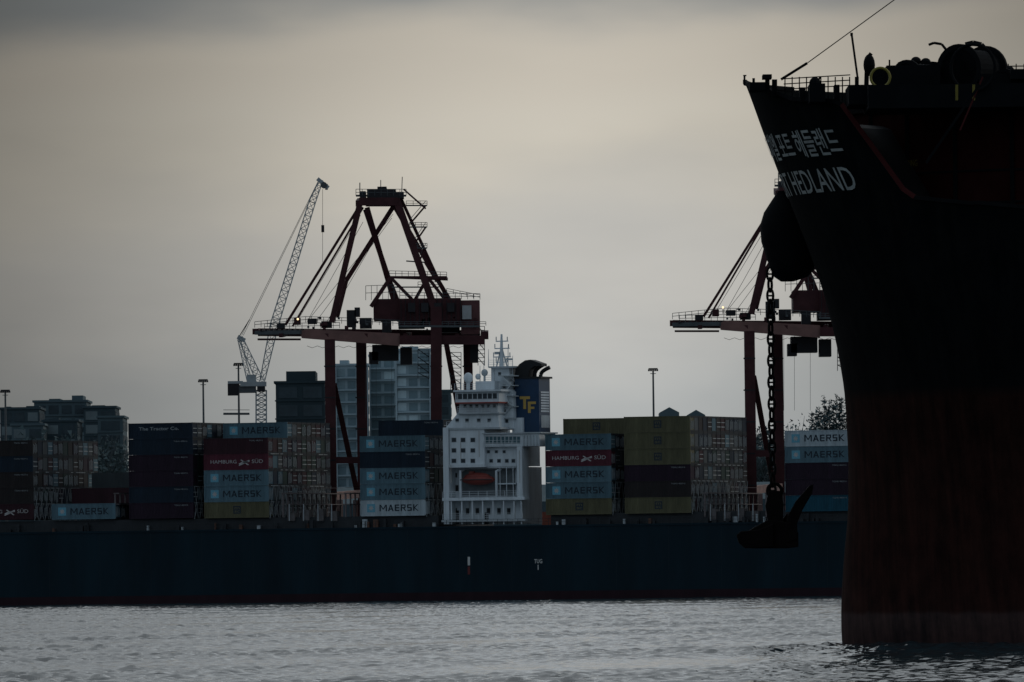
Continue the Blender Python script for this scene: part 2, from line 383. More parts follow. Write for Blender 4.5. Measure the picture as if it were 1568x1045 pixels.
for px in (440,462,484,505,1085,1107,1128,1150):
    u,z=U(px,798,0.5); lb.box(u,u+1.3,0.7,2.5,z,z+1.4+0.8*random.random(),mat('deck_gear',(0.10,0.09,0.09),0.6,0.4,1))
    lb.box(u+0.3,u+0.42,0.5,0.62,z,z+3.0,offw)
shipobj(lb,'lashing_bridges')
# ---------------------------------------------------------------- superstructure
sb=MB()
def sx(px0,px1,py0,py1,v0,v1,mt):
    a,_=U(px0,py0,v0); b,_=U(px1,py1,v0); pm=(px0+px1)/2
    z1=U(pm,py0,v0)[1]; zz=U(pm,py1,v0)[1]
    sb.box(a,b,v0,v1,zz,z1,mt)
def win(px,py,v0,w=6,h=7,mt=None):
    sx(px-w/2-0.8,px+w/2+0.8,py-h/2-0.8,py+h/2+0.8,v0-0.02,v0,offw)
    sx(px-w/2,px+w/2,py-h/2,py+h/2,v0-0.05,v0-0.021,mt or glass)
def rail(px0,px1,py,v,h=1.1,mt=None):
    mt=mt or white
    a,z=U(px0,py,v); b,_=U(px1,py,v); z=U((px0+px1)/2,py,v)[1]
    for k in(0.36,0.73,1.1): sb.box(a,b,v,v+0.05,z+k-0.03,z+k+0.02,mt)
    n=max(2,int((b-a)/1.5))
    for i in range(n+1):
        x=a+(b-a)*i/n; sb.box(x-0.03,x+0.03,v-0.002,v+0.055,z,z+1.1,mt)
sx(688,800,716,803,4.2,15,white)
sx(678,688,655,803,0.6,15,white)
sx(677,803,762,766.5,0.5,4.2,white)
sx(688,742,711,716,0.6,4.2,white)
sx(791,800,684,762,0.6,4.2,white)
sx(742,791,714,717,2.2,4.2,offw)
for px in (690,706,722,738,754,770,786,797): sx(px,px+2,767,803,0.7,1.0,white)
for px in (697,716,731,748,764,779): win(px,783,4.2,5,9,dark)
sx(693,703,782,803,4.15,4.2,dark); sx(742,748,785,803,4.15,4.2,dark)
sx(676,804,796,799,0.5,4.2,offw)
rail(678,800,762,0.55); rail(678,800,796,0.52)
for px in (699,765,779): win(px,748,4.2,6,9,dark)
win(770,728,4.2,8,6,dark); win(697,728,4.2,5,6,dark)
sx(704,789,719,760,4.1,4.19,mat('recess_shade',(0.14,0.16,0.17),0.6,0.2,1))  # grey sheet paints the shade at the back of the boat recess
for px in (705,760): 
    a,zb_=U(px,762,1.0); _,za=U(px,716,1.0)
    sb.beam((a,1.2,zb_),(a,1.2,za-0.6),0.35,0.4,white); sb.beam((a,1.2,za-0.7),(a,3.5,za-0.3),0.35,0.3,white)
sx(758,790,740,742,1.5,4,white)
for px in(765,775,785): sx(px,px+1.2,716,762,0.8,0.95,white)
sx(688,742,657,711,1.0,15,white)
for py in(674,690,706):
    for px in(695,709,724): win(px,py,1.0,6.5,6)
sx(742,791,684,714,2.2,15,white)
for px in(752,764,776,786): win(px,706,2.2,5,5)
for px in(748,760,772): win(px,692,2.2,4,4)
sx(740,826,664,684,1.2,10,white)
for i in range(9): win(746+i*6,674,1.2,4.4,10,mat('window_teal',(0.03,0.09,0.11),0.2,0.3))
for i in range(5): sx(801+i*5,802.6+i*5,667,683,1.0,1.2,offw)
sx(738,828,662.5,664.5,0.8,10.2,offw); rail(740,826,684,0.9)
def pr(poly,v0,v1,mt):
    P=[]
    for px,py in poly:
        a,z=U(px,py,v0); P.append((a,v0,z))
    sb.prism(P,(0,v1-v0,0),mt)
pr([(681,657),(702,632),(706,604),(762,604),(764,657)],2.5,13,white)
for i in range(6): win(712+i*9,622,2.5,4,4)
for px in(700,715,733,749): win(px,644,2.5,5,5)
sx(683,766,655,658,0.8,14,offw); rail(684,764,655,0.9)
sx(699,764,632,634,1.5,13.5,offw); rail(700,762,632,1.6)
sx(697,764,600,616,1.0,12,white)
sx(699,762,603,611,0.93,0.99,glass)
for i in range(9): sx(700+i*7.6,701.2+i*7.6,602.5,611.5,0.88,0.94,white)
sx(694,767,597,600,0.4,12.5,white); sx(697,764,616,618,0.6,12.3,mat('red_trim',(0.25,0.05,0.04)))
rail(696,765,597,0.6)
sx(728,757,584,597,5,10,white); sx(742,785,600,657,6,14,white); sx(745,783,585,600,7,13,white)
sx(752,780,563,585,8,12.5,white); sx(748,786,561,563.5,7,13,offw); rail(748,785,561,7.1); rail(742,786,584,6.1)
for px,py in((751,612),(760,630),(772,630),(760,645),(776,645),(768,612),(760,592),(772,592),(765,573)): win(px,py,6 if py>600 else(7 if py>585 else 8),4,5)
for py in(575,590,606,622,640):
    sx(764,787,py,py+1.5,5.4,8,offw)
for i,(a,b) in enumerate(((575,590),(590,606),(606,622),(622,640))):
    x0,za=U(768,a,5.5); x1,zb_=U(783,b,5.5)
    if i%2: x0,x1=x1,x0
    sb.beam((x0,5.5,za),(x1,5.5,zb_),0.18,0.5,offw)
stain=mat('stained_paint',(0.36,0.33,0.30),0.6,0.4,1.5,True)
for px,y0,y1,v in((690,712,740,0.59),(733,660,700,0.985),(705,676,704,0.985),(681,700,790,0.585),(795,690,740,0.585),(718,768,796,4.19),(788,770,795,4.19)):
    sx(px,px+1.3,y0,y1,v-0.006,v,stain)
def sp_(px,py,v): a,z=U(px,py,v); return (a,v,z)
sb.cyl(sp_(768,563,10),sp_(768,512,10),0.45,white,10,0.18)
for py,hw in((522,9),(533,11),(546,13),(554,9)): 
    sx(768-hw,768+hw,py,py+1.6,9.8,10.3,white); sx(768-hw,768-hw+1,py-6,py,9.9,10.1,offw); sx(768+hw-1,768+hw,py-6,py,9.9,10.1,offw)
sb.beam(sp_(760,563,10),sp_(767,535,10),0.2,0.2,offw); sb.beam(sp_(777,563,10),sp_(769,535,10),0.2,0.2,offw)
sx(772,784,549,552,9.6,9.9,offw); sx(757,764,539,543,9.6,9.9,offw)
for px,y0,y1 in((735,560,584),(741,552,584),(748,535,563),(756,545,563),(705,580,597),(757,566,584),(785,545,585),(778,528,561)):
    sb.cyl(sp_(px,y1,8),sp_(px,y0,8),0.09,offw,6,0.04)
sb.ell(sp_(717,579,5),0.85,0.85,0.95,white); sb.cyl(sp_(717,597,5),sp_(717,585,5),0.35,white)
sb.ell(sp_(732,577,6),0.5,0.5,0.55,white); sb.ell(sp_(742,571,6),0.6,0.6,0.65,offw); sb.cyl(sp_(742,584,6),sp_(742,575,6),0.2,offw)
red=mat('lifeboat_orange',(0.22,0.045,0.035),0.5,0.25)
a,z=U(732,735,2)
sb.ell((a,2.2,z),3.1,1.25,0.95,red,18); sb.ell((a-0.2,2.2,z+0.45),2.5,0.95,0.85,red,16); sb.box(a-1.6,a-0.8,1.8,2.6,z+0.9,z+1.5,red)
sb.box(a-3.0,a+3.0,0.9,1.0,z-0.05,z+0.1,dark)
fb=mat('funnel_blue',(0.008,0.036,0.085),0.4,0.2,0.4); blk=mat('funnel_black',(0.008,0.009,0.01),0.5,0.2); gold=mat('gold',(0.50,0.32,0.08),0.5,0.1)
sx(788,826,580,664,8,14,fb); sx(786,828,577,580,7.8,14.2,blk)
sx(784,800,640,664,7,14,white)
a,z=U(796,632,7.9)
for (x0,x1,y0,y1) in((0,1.9,2.35,2.85),(0.65,1.15,0.6,2.35),(1.5,2.0,-0.1,1.9),(2.0,3.0,1.45,1.9),(2.0,2.7,0.6,1.0)):
    sb.box(a+x0,a+x1,7.93,7.99,z+y0,z+y1,gold)
a,zz=U(826,631,8); _,z2=U(826,598,8)
for i in range(8):
    q=zz+(z2-zz)*i/8; sb.box(a,a+0.06,8.8,13.2,q,q+0.3,white)
a,zz=U(826,655,8); _,z2=U(826,636,8); sb.box(a,a+0.05,9,13.5,zz,z2,offw)
pr([(788,578),(789,566),(795,558),(804,552),(812,551),(829,557),(829,561),(818,561),(811,566),(809,578)],9,12,blk)
for px,hh_ in((819,1.9),(828,1.5)):
    v=10.5; a,z=U(px,580,v)
    sb.tube([(a,v,z-0.2),(a,v,z+hh_*0.5),(a+0.35,v,z+hh_*0.85),(a+1.0,v,z+hh_*1.1),(a+1.7,v,z+hh_*1.3)],0.36,blk,10)
shipobj(sb,'accommodation_block')
# ---------------------------------------------------------------- quay / ground
gb=MB(); concrete=mat('quay_concrete',(0.16,0.16,0.15),0.8,0.3,0.2)
gb.box(-6000,6000,37,9000,-2,3.0,concrete)
gb.box(-6000,6000,36.4,37,-2,3.35,mat('fender_dark',(0.03,0.03,0.03)))
gb.obj('ground',M=shipM)
# ---------------------------------------------------------------- gantry crane
CR=2052.0; k=CR/F
cred=mat('crane_red',(0.060,0.020,0.022),0.6,0.35,0.4,spec=0.15); clit=mat('crane_red_lit',(0.19,0.095,0.08),0.5,0.25,0.4); cpink=mat('crane_pink',(0.24,0.15,0.135),0.6,0.3,0.5)
cgrey=mat('crane_grey',(0.075,0.085,0.09),0.6,0.2,0.5); cdark=mat('crane_dark',(0.016,0.015,0.018),0.6,0.3,0.4)
def crane():
    c=MB()
    P=lambda x,y,d: W(x,y,CR+d*18)
    def b(x1,y1,d1,x2,y2,d2,wd,mt=cred,h=None): c.beam(P(x1,y1,d1),P(x2,y2,d2),wd*k,(h or wd)*k,mt)
    def bx(x0,x1,y0,y1,d0,d1,mt):
        a=P((x0+x1)/2,y0,d0); q=P((x0+x1)/2,y1,d0); l=P(x0,y1,d0).x; r=P(x1,y1,d0).x; c.box(l,r,a.y,CR+d1*18,q.z,a.z,mt)
    def rl(x0,y0,x1,y1,d,h=9,n=None,mt=cgrey):
        n=n or max(2,int(abs(x1-x0)/9))
        for f in (0.5,1): b(x0,y0-h*f,d,x1,y1-h*f,d,0.8,mt)
        for i in range(n+1):
            t=i/n; x=x0+(x1-x0)*t; y=y0+(y1-y0)*t; b(x,y,d,x,y-h,d,0.8,mt)
    for x,y0,d,x2,wd in((505,520,0,509,16),(668,470,0,668,17),(553,520,1,557,16),(716,515,1,722,14)):
        b(x,y0,d,x2,845,d,wd)
        for yy in range(560,760,48): bx(x-wd/2-0.8,x+wd/2+0.8,yy,yy+2,d-0.055,d+0.055,cdark)
    b(512,590,0,548,760,1,8); b(684,530,0,706,650,1,8); b(505,845,0,668,845,0,14); b(505,705,0,668,705,0,10); b(553,705,1,720,705,1,10)
    b(509,760,0,557,756,1,12,cpink); b(668,760,0,722,756,1,12,cpink)
    for x,d in((509,0),(668,0),(557,1),(722,1)): 
        bx(x-16,x+16,766,792,d-0.05,d+0.1,cpink); bx(x-24,x+24,840,862,d-0.05,d+0.1,cgrey)
    c.prism([P(459,508,0),P(470,504,0),P(612,511,0),P(612,530,0),P(462,518,0)],(0,1.4,0),clit)  # boom face: the light on it is put into a paler red
    b(612,521,0,742,521,0,14,cred,9); b(395,509,1,735,512,1,12,cred,8); b(742,514,0,742,512,1,12)
    b(392,510,0.3,462,509,0,6,cgrey,8); b(395,520,0.4,460,520,0.2,3); b(391,508,0.3,395,508,1,9)
    for i in range(9): b(400+i*8,506,0.2,400+i*8+5,506,1,3,cdark)
    for x in(430,500,560,620,700): b(x,514,0,x+8,512,1,6)
    rl(390,502,468,494,0.2); rl(468,494,560,497,0.2); rl(560,497,612,500,-0.1); rl(405,505,520,503,1)
    for x,y,wd,h in((455,492,10,10),(478,492,14,8),(500,497,16,10),(538,488,14,26),(560,495,18,16),(592,500,14,18),(430,499,12,8),(547,478,8,14)): bx(x-wd/2,x+wd/2,y-h/2,y+h/2,0.1,0.35,random.choice((cdark,cdark,cred)))
    b(552,308,0,508,494,0,9); b(604,314,0.1,530,430,0.2,7); b(530,430,0.2,516,486,0.2,7)
    b(607,305,0,672,492,0,11); b(562,318,1,612,492,1,8); b(605,318,1,712,500,1,7)
    b(560,322,0,596,430,0.3,8); b(596,430,0.3,612,470,0.3,8)
    b(549,312,0,552,308,1,9); b(607,308,0,605,312,1,9); b(550,309,0,609,309,0,12); b(560,312,1,607,312,1,9)
    b(545,300,0.3,622,300,0.3,3,cgrey); rl(545,300,622,300,0.2,10,8)
    for x0,x1,y0 in((551,560,293),(562,578,290),(578,592,286),(592,606,290),(606,618,294)): bx(x0,x1,y0,303,0.2,0.7,cdark)
    b(551,300,0.3,551,280,0.3,1.5,cgrey); b(615,300,0.3,616,271,0.3,1.2,cgrey); b(583,288,.3,583,276,.3,1.2,cgrey)
    b(549,318,0,437,498,0.2,4); b(556,318,1,448,500,0.8,3)
    for x0,y0,x1,y1 in((602,328,470,493),(600,334,484,493),(598,326,500,494),(552,330,455,492),(556,340,470,493)): b(x0,y0,0.3,x1,y1,0.3,0.7,cgrey)
    b(612,300,0.5,690,470,1,5)
    ys=[315,348,380]
    for i,y in enumerate(ys):
        b(622+i*5,y,0.4,654,y,0.4,2,cgrey); rl(622+i*5,y,654,y,0.4,7,3)
        b(652,y,0.45,628+i*5,y+28,0.45,2.6,cred); b(652,y-7,0.45,628+i*5,y+21,0.45,0.9,cgrey)
    b(618,290,0.4,652,320,0.4,2.6,cred)
    b(622,400,0.4,650,402,0.4,2,cgrey); b(650,402,.4,668,432,.4,2.5)
    b(598,425,0.1,682,425,0.1,4); b(598,425,0.1,568,470,0.1,6); b(598,425,0.1,634,462,0.1,5); b(655,425,0.1,634,462,0.1,5); b(655,425,.1,690,470,.1,5)
    b(605,425,1,684,428,1,4); b(598,425,0.1,605,425,1,4); b(682,425,0.1,684,428,1,4); rl(596,423,684,425,0.1,8)
    b(600,440,0.1,672,440,0.1,2,cgrey); rl(640,440,672,440,0.1,8,4)
    bx(572,612,458,490,0.1,0.8,cred); bx(612,706,457,498,0,0.9,cred); bx(706,735,460,512,0.05,0.9,mat('crane_house_end',(0.11,0.04,0.04),0.6,0.3,0.5))
    rl(612,457,735,459,0,9); rl(560,460,612,458,0.1,22,6); rl(684,449,735,459,0.9,7)
    bx(708,722,468,489,0.0,0.05,mat('panel_grey',(0.36,0.37,0.37),0.5,0.2))
    for x in(625,645,665,685): bx(x,x+11,464,478,-0.04,0,cdark)
    for x in range(614,706,7): bx(x,x+0.8,459,496,-0.02,0,cdark)
    b(610,500,-0.05,735,500,-0.05,3,cgrey); rl(610,499,744,499,-0.05,6)
    for x,y,wd,h in((630,497,40,12),(690,502,28,14),(590,540,40,24),(622,545,18,26),(572,548,14,18),(726,540,12,30)): bx(x-wd/2,x+wd/2,y-h/2,y+h/2,0.3,0.7,cdark)
    for x0,x1,y0,y1 in((640,657,535,580),(690,706,540,600),(732,742,500,560)):
        for x in(x0,x1): b(x,y0,0.3,x,y1,0.3,1,cgrey)
        n=int((y1-y0)/6)
        for i in range(n): b(x0,y0+i*6,0.3,x1,y0+i*6,0.3,0.9,cgrey)
        for i in range(0,n,2): b(x0,y0+i*6,0.3,x1,min(y1,y0+i*6+12),0.3,1.2,cdark)
    for x in(560,576,600): b(x,520,0.5,x,640,0.5,0.5,cgrey)
    for i in range(16):
        x=470+i*16; b(x,530,0.6,x+8,533,0.6,0.6,cdark); b(x+8,533,0.6,x+16,530,0.6,0.6,cdark)
    for i in range(26):
        x=random.uniform(470,735); y=random.uniform(484,504); s=random.uniform(2,6); bx(x,x+s,y,y+s,0.0,0.1,random.choice((cdark,cgrey,cred)))
    return c
cr=crane().obj('container_crane',recenter=True)
cr2=bpy.data.objects.new('container_crane',cr.data); scene.collection.objects.link(cr2)
L2=638*k/math.cos(TH); cr2.location=cr.location+Vector((L2*math.cos(TH),-L2*math.sin(TH),0))
lamp=bpy.data.materials.new('lit_lamp'); lamp.use_nodes=True; lamp.node_tree.nodes['Principled BSDF'].inputs['Emission Color'].default_value=(1,0.7,0.35,1); lamp.node_tree.nodes['Principled BSDF'].inputs['Emission Strength'].default_value=1.5
for x,y in((456,489),(1107,471)):
    fl=MB(); fl.ell(W(x,y,2046 if x<900 else 2020),0.2,0.2,0.2,lamp,8); p=W(x,y+3,2046 if x<900 else 2020); fl.cyl(p-Vector((0,0,0.8)),p,0.08,cdark,6)
    fl.obj('crane_floodlight',recenter=True)
# ---------------------------------------------------------------- lattice boom crane
lw=mat('lattice_white',(0.33,0.36,0.37),0.5,0.15,0.6)
def lattice(mb,A,Bp,w0,w1,n,r,mt):
    A=Vector(A);Bp=Vector(Bp);d=(Bp-A).normalized(); x=d.cross(Vector((0,1,0))).normalized(); y=Vector((0,1,0)); prev=None
    for i in range(n+1):
        t=i/n; c=A+(Bp-A)*t; w=w0+(w1-w0)*t
        cs=[c+x*(sx_*w/2)+y*(sy*w/2) for sx_,sy in((-1,-1),(1,-1),(1,1),(-1,1))]
        for j in range(4): mb.beam(cs[j],cs[(j+1)%4],r,r,mt)
        if prev:
            for j in range(4): mb.beam(prev[j],cs[j],r*1.5,r*1.5,mt); mb.beam(prev[j],cs[(j+1)%4],r,r,mt)
        prev=cs
mc=MB(); Q=lambda x,y: W(x,y,2110)
lattice(mc,Q(402,582),Q(420,498),0.9,1.5,6,0.11,lw); lattice(mc,Q(420,498),Q(478,310),1.5,1.2,18,0.11,lw); lattice(mc,Q(478,310),Q(492,276),1.2,0.6,4,0.11,lw)
mc.beam(Q(486,274),Q(503,288),0.7,0.7,lw); mc.beam(Q(500,282),Q(500,291),0.5,0.5,cgrey); mc.cyl(Q(496,284)-Vector((0,.5,0)),Q(496,284)+Vector((0,.5,0)),0.6,cgrey,12)
lattice(mc,Q(368,517),Q(400,588),0.8,1.4,7,0.11,lw); lattice(mc,Q(366,520),Q(384,592),0.5,0.9,6,0.1,lw)
mc.beam(Q(366,516),Q(382,490),0.16,0.16,cdark)
for dx in(0,2.5): mc.beam(Q(370+dx,514),Q(488,276+dx),0.08,0.08,cgrey)
mc.beam(Q(494,290),Q(494,402),0.07,0.07,cdark); mc.box(Q(492,350).x,Q(496.5,350).x,2109.7,2110.3,Q(494,356).z,Q(494,345).z,cdark)
mc.beam(Q(364,516),Q(375,522),0.8,0.8,lw)
def qb(x0,x1,y0,y1,dd,mt): mc.box(Q(x0,y1).x,Q(x1,y1).x,2110-dd,2110+dd,Q((x0+x1)/2,y1).z,Q((x0+x1)/2,y0).z,mt)
qb(368,408,585,592,1.6,lw); qb(349,366,588,606,1.4,cdark); qb(366,392,590,602,1.3,cgrey); qb(378,392,574,590,0.8,lw); qb(349,372,584,588,1.5,lw); qb(394,406,592,600,1.5,cdark)
lattice(mc,Q(400,792),Q(400,598),1.9,1.9,26,0.15,lw)
mc.beam(Q(342,634),Q(382,634),0.4,1.2,cgrey); mc.beam(Q(342,628),Q(382,628),0.1,0.1,cgrey)
mc.obj('lattice_boom_crane',recenter=True)
# ---------------------------------------------------------------- light masts
def mastlamp(px,py,Y=2130):
    m=MB(); t=W(px,py,Y); kk=Y/F
    m.cyl((t.x,Y,3.0),(t.x,Y,t.z),0.32,cgrey,10,0.16)
    m.box(t.x-7*kk,t.x+7*kk,Y-0.3,Y+0.3,t.z-0.1,t.z+0.12,cdark)
    for i in range(5):
        x=t.x+(-6.4+3.2*i)*kk; m.box(x-0.17,x+0.17,Y-0.45,Y+0.45,t.z-0.45,t.z-0.1,cdark)
    m.ring((t.x,Y,t.z-0.9),0.5,0.06,(0,0,1),cgrey,12,5)
    m.obj('light_mast',recenter=True)
for a in((8,598),(311,582),(365,557),(1000,565)): mastlamp(*a)
# ---------------------------------------------------------------- buildings
def building(px0,px1,py,Y,depth,wall,gl,name,floor=3.2,bayw=3.0,roof=None,balc=False,wf=0.12):
    m=MB(); a=W(px0,py,Y); b=W(px1,py,Y); z=W((px0+px1)/2,py,Y).z
    m.box(a.x,b.x,Y,Y+depth,3,z,wall)
    n=max(1,int((b.x-a.x)/bayw)); bw=(b.x-a.x)/n; zz=z-0.8
    colg=[random.choice(gl) if isinstance(gl,list) else gl for _ in range(n)]
    while zz-floor*0.7>8:
        for i in range(n):
            g=gl if not isinstance(gl,list) else (colg[i] if random.random()<0.6 else random.choice(gl))
            m.box(a.x+i*bw+bw*wf,a.x+(i+1)*bw-bw*wf,Y-0.12,Y,zz-floor*0.62,zz,g)
        m.box(a.x-0.2,b.x+0.2,Y-(1.2 if balc else 0.25),Y,zz-floor*0.80,zz-floor*0.72,wall)
        for i in range(5): m.box(b.x,b.x+0.12,Y+depth*(i+.15)/5,Y+depth*(i+0.85)/5,zz-floor*0.62,zz,gl if not isinstance(gl,list) else gl[0])
        zz-=floor
    if balc:
        for i in range(0,n+1,3): m.box(a.x+i*bw-0.2,a.x+i*bw+0.2,Y-1.25,Y,8,z,wall)
    m.box(a.x-0.4,b.x+0.4,Y-0.4,Y+depth+0.4,z,z+0.5,wall)
    if roof:
        for (x0,x1,y1) in roof:
            p=W(x0,y1,Y+2); q=W(x1,y1,Y+2); m.box(p.x,q.x,Y+2,Y+depth*0.7,z+0.5,p.z,wall)
    m.obj(name,recenter=True)
hz=mat('haze_blue_wall',(0.075,0.11,0.125),0.9,0.2,0.05); hz2=mat('haze_dark_wall',(0.042,0.066,0.078),0.9,0.2,0.05); hz3=mat('tower_wall',(0.34,0.43,0.47),0.9,0.12,0.05); hz4=mat('office_wall',(0.024,0.040,0.048),0.9,0.2,0.05)  # distance haze is blended into these wall colours
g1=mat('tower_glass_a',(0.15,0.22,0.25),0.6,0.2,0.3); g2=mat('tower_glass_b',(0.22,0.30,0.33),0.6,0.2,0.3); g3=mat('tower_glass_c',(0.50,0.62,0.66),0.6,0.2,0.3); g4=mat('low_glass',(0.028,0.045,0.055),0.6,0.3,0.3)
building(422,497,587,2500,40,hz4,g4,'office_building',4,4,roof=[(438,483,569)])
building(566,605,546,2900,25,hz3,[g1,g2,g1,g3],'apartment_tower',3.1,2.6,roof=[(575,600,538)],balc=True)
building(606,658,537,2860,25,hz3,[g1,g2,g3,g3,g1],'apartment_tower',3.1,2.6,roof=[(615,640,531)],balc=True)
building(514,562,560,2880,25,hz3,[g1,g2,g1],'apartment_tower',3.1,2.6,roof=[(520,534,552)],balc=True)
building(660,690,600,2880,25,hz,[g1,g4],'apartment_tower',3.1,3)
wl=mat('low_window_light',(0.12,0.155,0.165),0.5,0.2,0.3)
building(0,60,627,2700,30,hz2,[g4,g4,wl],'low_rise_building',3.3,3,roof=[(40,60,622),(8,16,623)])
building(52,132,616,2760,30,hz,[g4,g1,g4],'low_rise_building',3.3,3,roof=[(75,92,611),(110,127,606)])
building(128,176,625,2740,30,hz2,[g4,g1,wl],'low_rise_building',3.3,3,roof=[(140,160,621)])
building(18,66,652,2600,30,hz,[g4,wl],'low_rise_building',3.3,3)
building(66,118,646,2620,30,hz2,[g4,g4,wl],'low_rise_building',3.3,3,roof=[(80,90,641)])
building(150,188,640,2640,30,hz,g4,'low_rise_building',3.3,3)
wb=MB()
p=W(-60,705,2250); q=W(1320,690,2250)
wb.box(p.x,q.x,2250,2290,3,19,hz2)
for i in range(40):
    x=p.x+(q.x-p.x)*i/40; wb.box(x,x+3.2,2249.8,2250,10,13,g4)
wb.prism([(p.x,2250,19),(p.x,2270,22.5),(p.x,2290,19)],(q.x-p.x,0,0),hz)
wb.obj('warehouse',recenter=True)
yb=MB()
for i in range(34):
    x=-110+i*7.2
    for t in range(random.choice((2,3,4,5))):
        c=random.choice(mass+['orange','teal','mblue']); 
        for r in range(3): yb.box(x,x+6.1,2130+r*2.6,2130+r*2.6+2.44,3+t*2.65,3+t*2.65+2.6,cm(c))
yb.obj('container_yard_stack',recenter=True)
# ---------------------------------------------------------------- trees
leafs=[mat('hazed_foliage_a',(0.05,0.08,0.085),0.9,0.2),mat('hazed_foliage_b',(0.085,0.12,0.125),0.9,0.2),mat('hazed_foliage_c',(0.065,0.095,0.10),0.9,0.2)]; bark=mat('bark',(0.07,0.085,0.09),0.9,0.2)  # leaf tones lightened and blued to carry the distance haze
tb=MB()
def conifer(px,py,Y,z0=8,n=900):
    t=W(px,py,Y); h=t.z-z0; tb.cyl((t.x,Y,z0),(t.x,Y,t.z),0.4,bark,6,0.05); ph=random.random()*6
    for i in range(n):
        f=random.random()**0.75; zz=t.z-f*h*0.9; r=(0.25+f*h*0.2)*(0.5+0.5*abs(math.sin(zz*1.6+ph)))*random.uniform(0.2,1.1); a=random.random()*6.28
        c=Vector((t.x+r*math.cos(a),Y+r*math.sin(a),zz-0.25*r)); s=random.uniform(0.4,0.95)
        v=[c+Vector((random.uniform(-s,s),random.uniform(-s,s),random.uniform(-s*.6,s*.6))) for _ in range(3)]
        tb.add(v,[(0,1,2)],random.choice(leafs))
def decid(px,py,Y,z0=8,dens=500,w=0.45,ls=(0.5,1.1)):
    t=W(px,py,Y); h=t.z-z0; tb.cyl((t.x,Y,z0),(t.x,Y,z0+h*0.55),0.4,bark,6,0.2)
    for i in range(16):
        a=random.random()*6.28; r=h*w*random.uniform(0.2,0.7); b0=Vector((t.x,Y,z0+h*random.uniform(0.3,0.55))); b1=Vector((t.x+r*math.cos(a),Y+r*math.sin(a),z0+h*random.uniform(0.6,0.93)))
        tb.cyl(b0,b1,0.16,bark,5,0.04)
        for j in range(dens//16):
            c=b0.lerp(b1,random.uniform(0.4,1.0))+Vector([max(-1.6,min(1.6,random.gauss(0,h*0.035))) for _ in range(3)]); s=random.uniform(*ls)
            tb.add([c+Vector([random.uniform(-s,s) for _ in range(3)]) for _ in range(3)],[(0,1,2)],random.choice(leafs))
for px,py in((1262,606),(1270,612),(1280,603),(1289,608),(1254,622),(1297,600),(1308,606),(1243,630),(1276,618),(1286,616),(1266,624),(1250,634)): conifer(px,py,2700)
decid(1213,612,2650,8,700,0.30,(0.25,0.6)); decid(1229,621,2650,8,500,0.28,(0.25,0.6))
for i in range(90): decid(random.uniform(940,1300),random.uniform(632,645),2700+random.uniform(-20,60),8,200,0.35)
for i in range(16): decid(random.uniform(0,200),random.uniform(642,656),2580,8,160,0.4)
for i in range(10): decid(random.uniform(225,330),random.uniform(642,650),2800,8,160,0.4)
tb.obj('distant_trees',recenter=True)
sm=MB()
for x0,x1,y in((1052,1080,636),(1010,1040,632)): 
    p=W(x0,y,2600); q=W(x1,y,2600); sm.box(p.x,q.x,2600,2620,3,p.z,hz); sm.prism([(p.x,2600,p.z),((p.x+q.x)/2,2600,p.z+1.2),(q.x,2600,p.z)],(0,20,0),hz)
sm.obj('harbour_shed',recenter=True)
# ---------------------------------------------------------------- bulk carrier
YN=580.0; A=math.radians(30); ca,sa=math.cos(A),math.sin(A)
fd=Vector((-ca,sa,0)); pd=Vector((-sa,-ca,0))
sil=[(1140,128),(1152,160),(1166,200),(1183,245),(1200,290),(1222,345),(1243,400),(1263,460),(1280,530),(1292,600),(1298,700),(1298,790),(1292,850),(1288,920),(1288,960),(1290,995),(1293,1010)]
sz=[];sxx=[]
for p_ in sil[::-1]:
    q=W(p_[0],p_[1],YN); sz.append(q.z); sxx.append(q.x)
ZT=sz[-1]
sz.append(ZT+4); sxx.append(sxx[-1]-1.6)
def LB(z): 
    t=min(max(z/ZT,0),1.1); return 24-4*t, 17+3*t
# smooth the profile so that the plating fairs in one curve
zf=np.linspace(sz[0]-3,sz[-1],300); xf=np.interp(zf,sz,sxx); kr=np.ones(13)/13; xf[6:-6]=np.convolve(xf,kr,'valid')
def Xs(z): return float(np.interp(z,zf,xf))
L0,B0=LB(0); ph0=math.atan2(B0*sa,L0*ca)
cref=Vector((Xs(0)+math.hypot(L0*ca,B0*sa), YN-(L0*sa*math.cos(ph0)-B0*ca*math.sin(ph0)),0))
def cen(z):
    L,Bb=LB(z); cx=Xs(z)+math.hypot(L*ca,Bb*sa); kq=(cref.x-cx)/ca; return cref+fd*kq+Vector((0,0,z))
def S(phi,z,aft=0):
    L,Bb=LB(z); return cen(z)+fd*(L*math.cos(phi)-aft)+pd*(Bb*math.sin(phi))
topx=[1100,1140,1160,1215,1285,1392,1568,1700]; topy=[128,128,134,153,156,303,318,330]
PH=[math.radians(d) for d in np.arange(0,90.1,1.5)]
def ztop(phi,aft=0):
    for z in np.linspace(ZT+1.5,14,260):
        P=S(phi,z,aft); px,py=proj(P)
        if py>=np.interp(px,topx,topy): return z
    return 14
Lt,Bt=LB(ZT); phs=math.atan2(Bt*sa,Lt*ca)
zt_=[ZT if p<phs else min(ZT,ztop(p)) for p in PH]
cols=[(p,0,z) for p,z in zip(PH,zt_)]+[(math.pi/2,t,zt_[-1]) for t in(6,14,30,60,120,200)]
full=[(-p,a,z) for p,a,z in cols[::-1]][:-1]+cols
hullm=bpy.data.materials.new('bulk_hull_paint'); hullm.use_nodes=True; t=hullm.node_tree; b=t.nodes['Principled BSDF']
g=t.nodes.new('ShaderNodeNewGeometry'); s_=t.nodes.new('ShaderNodeSeparateXYZ'); t.links.new(g.outputs['Position'],s_.inputs[0])
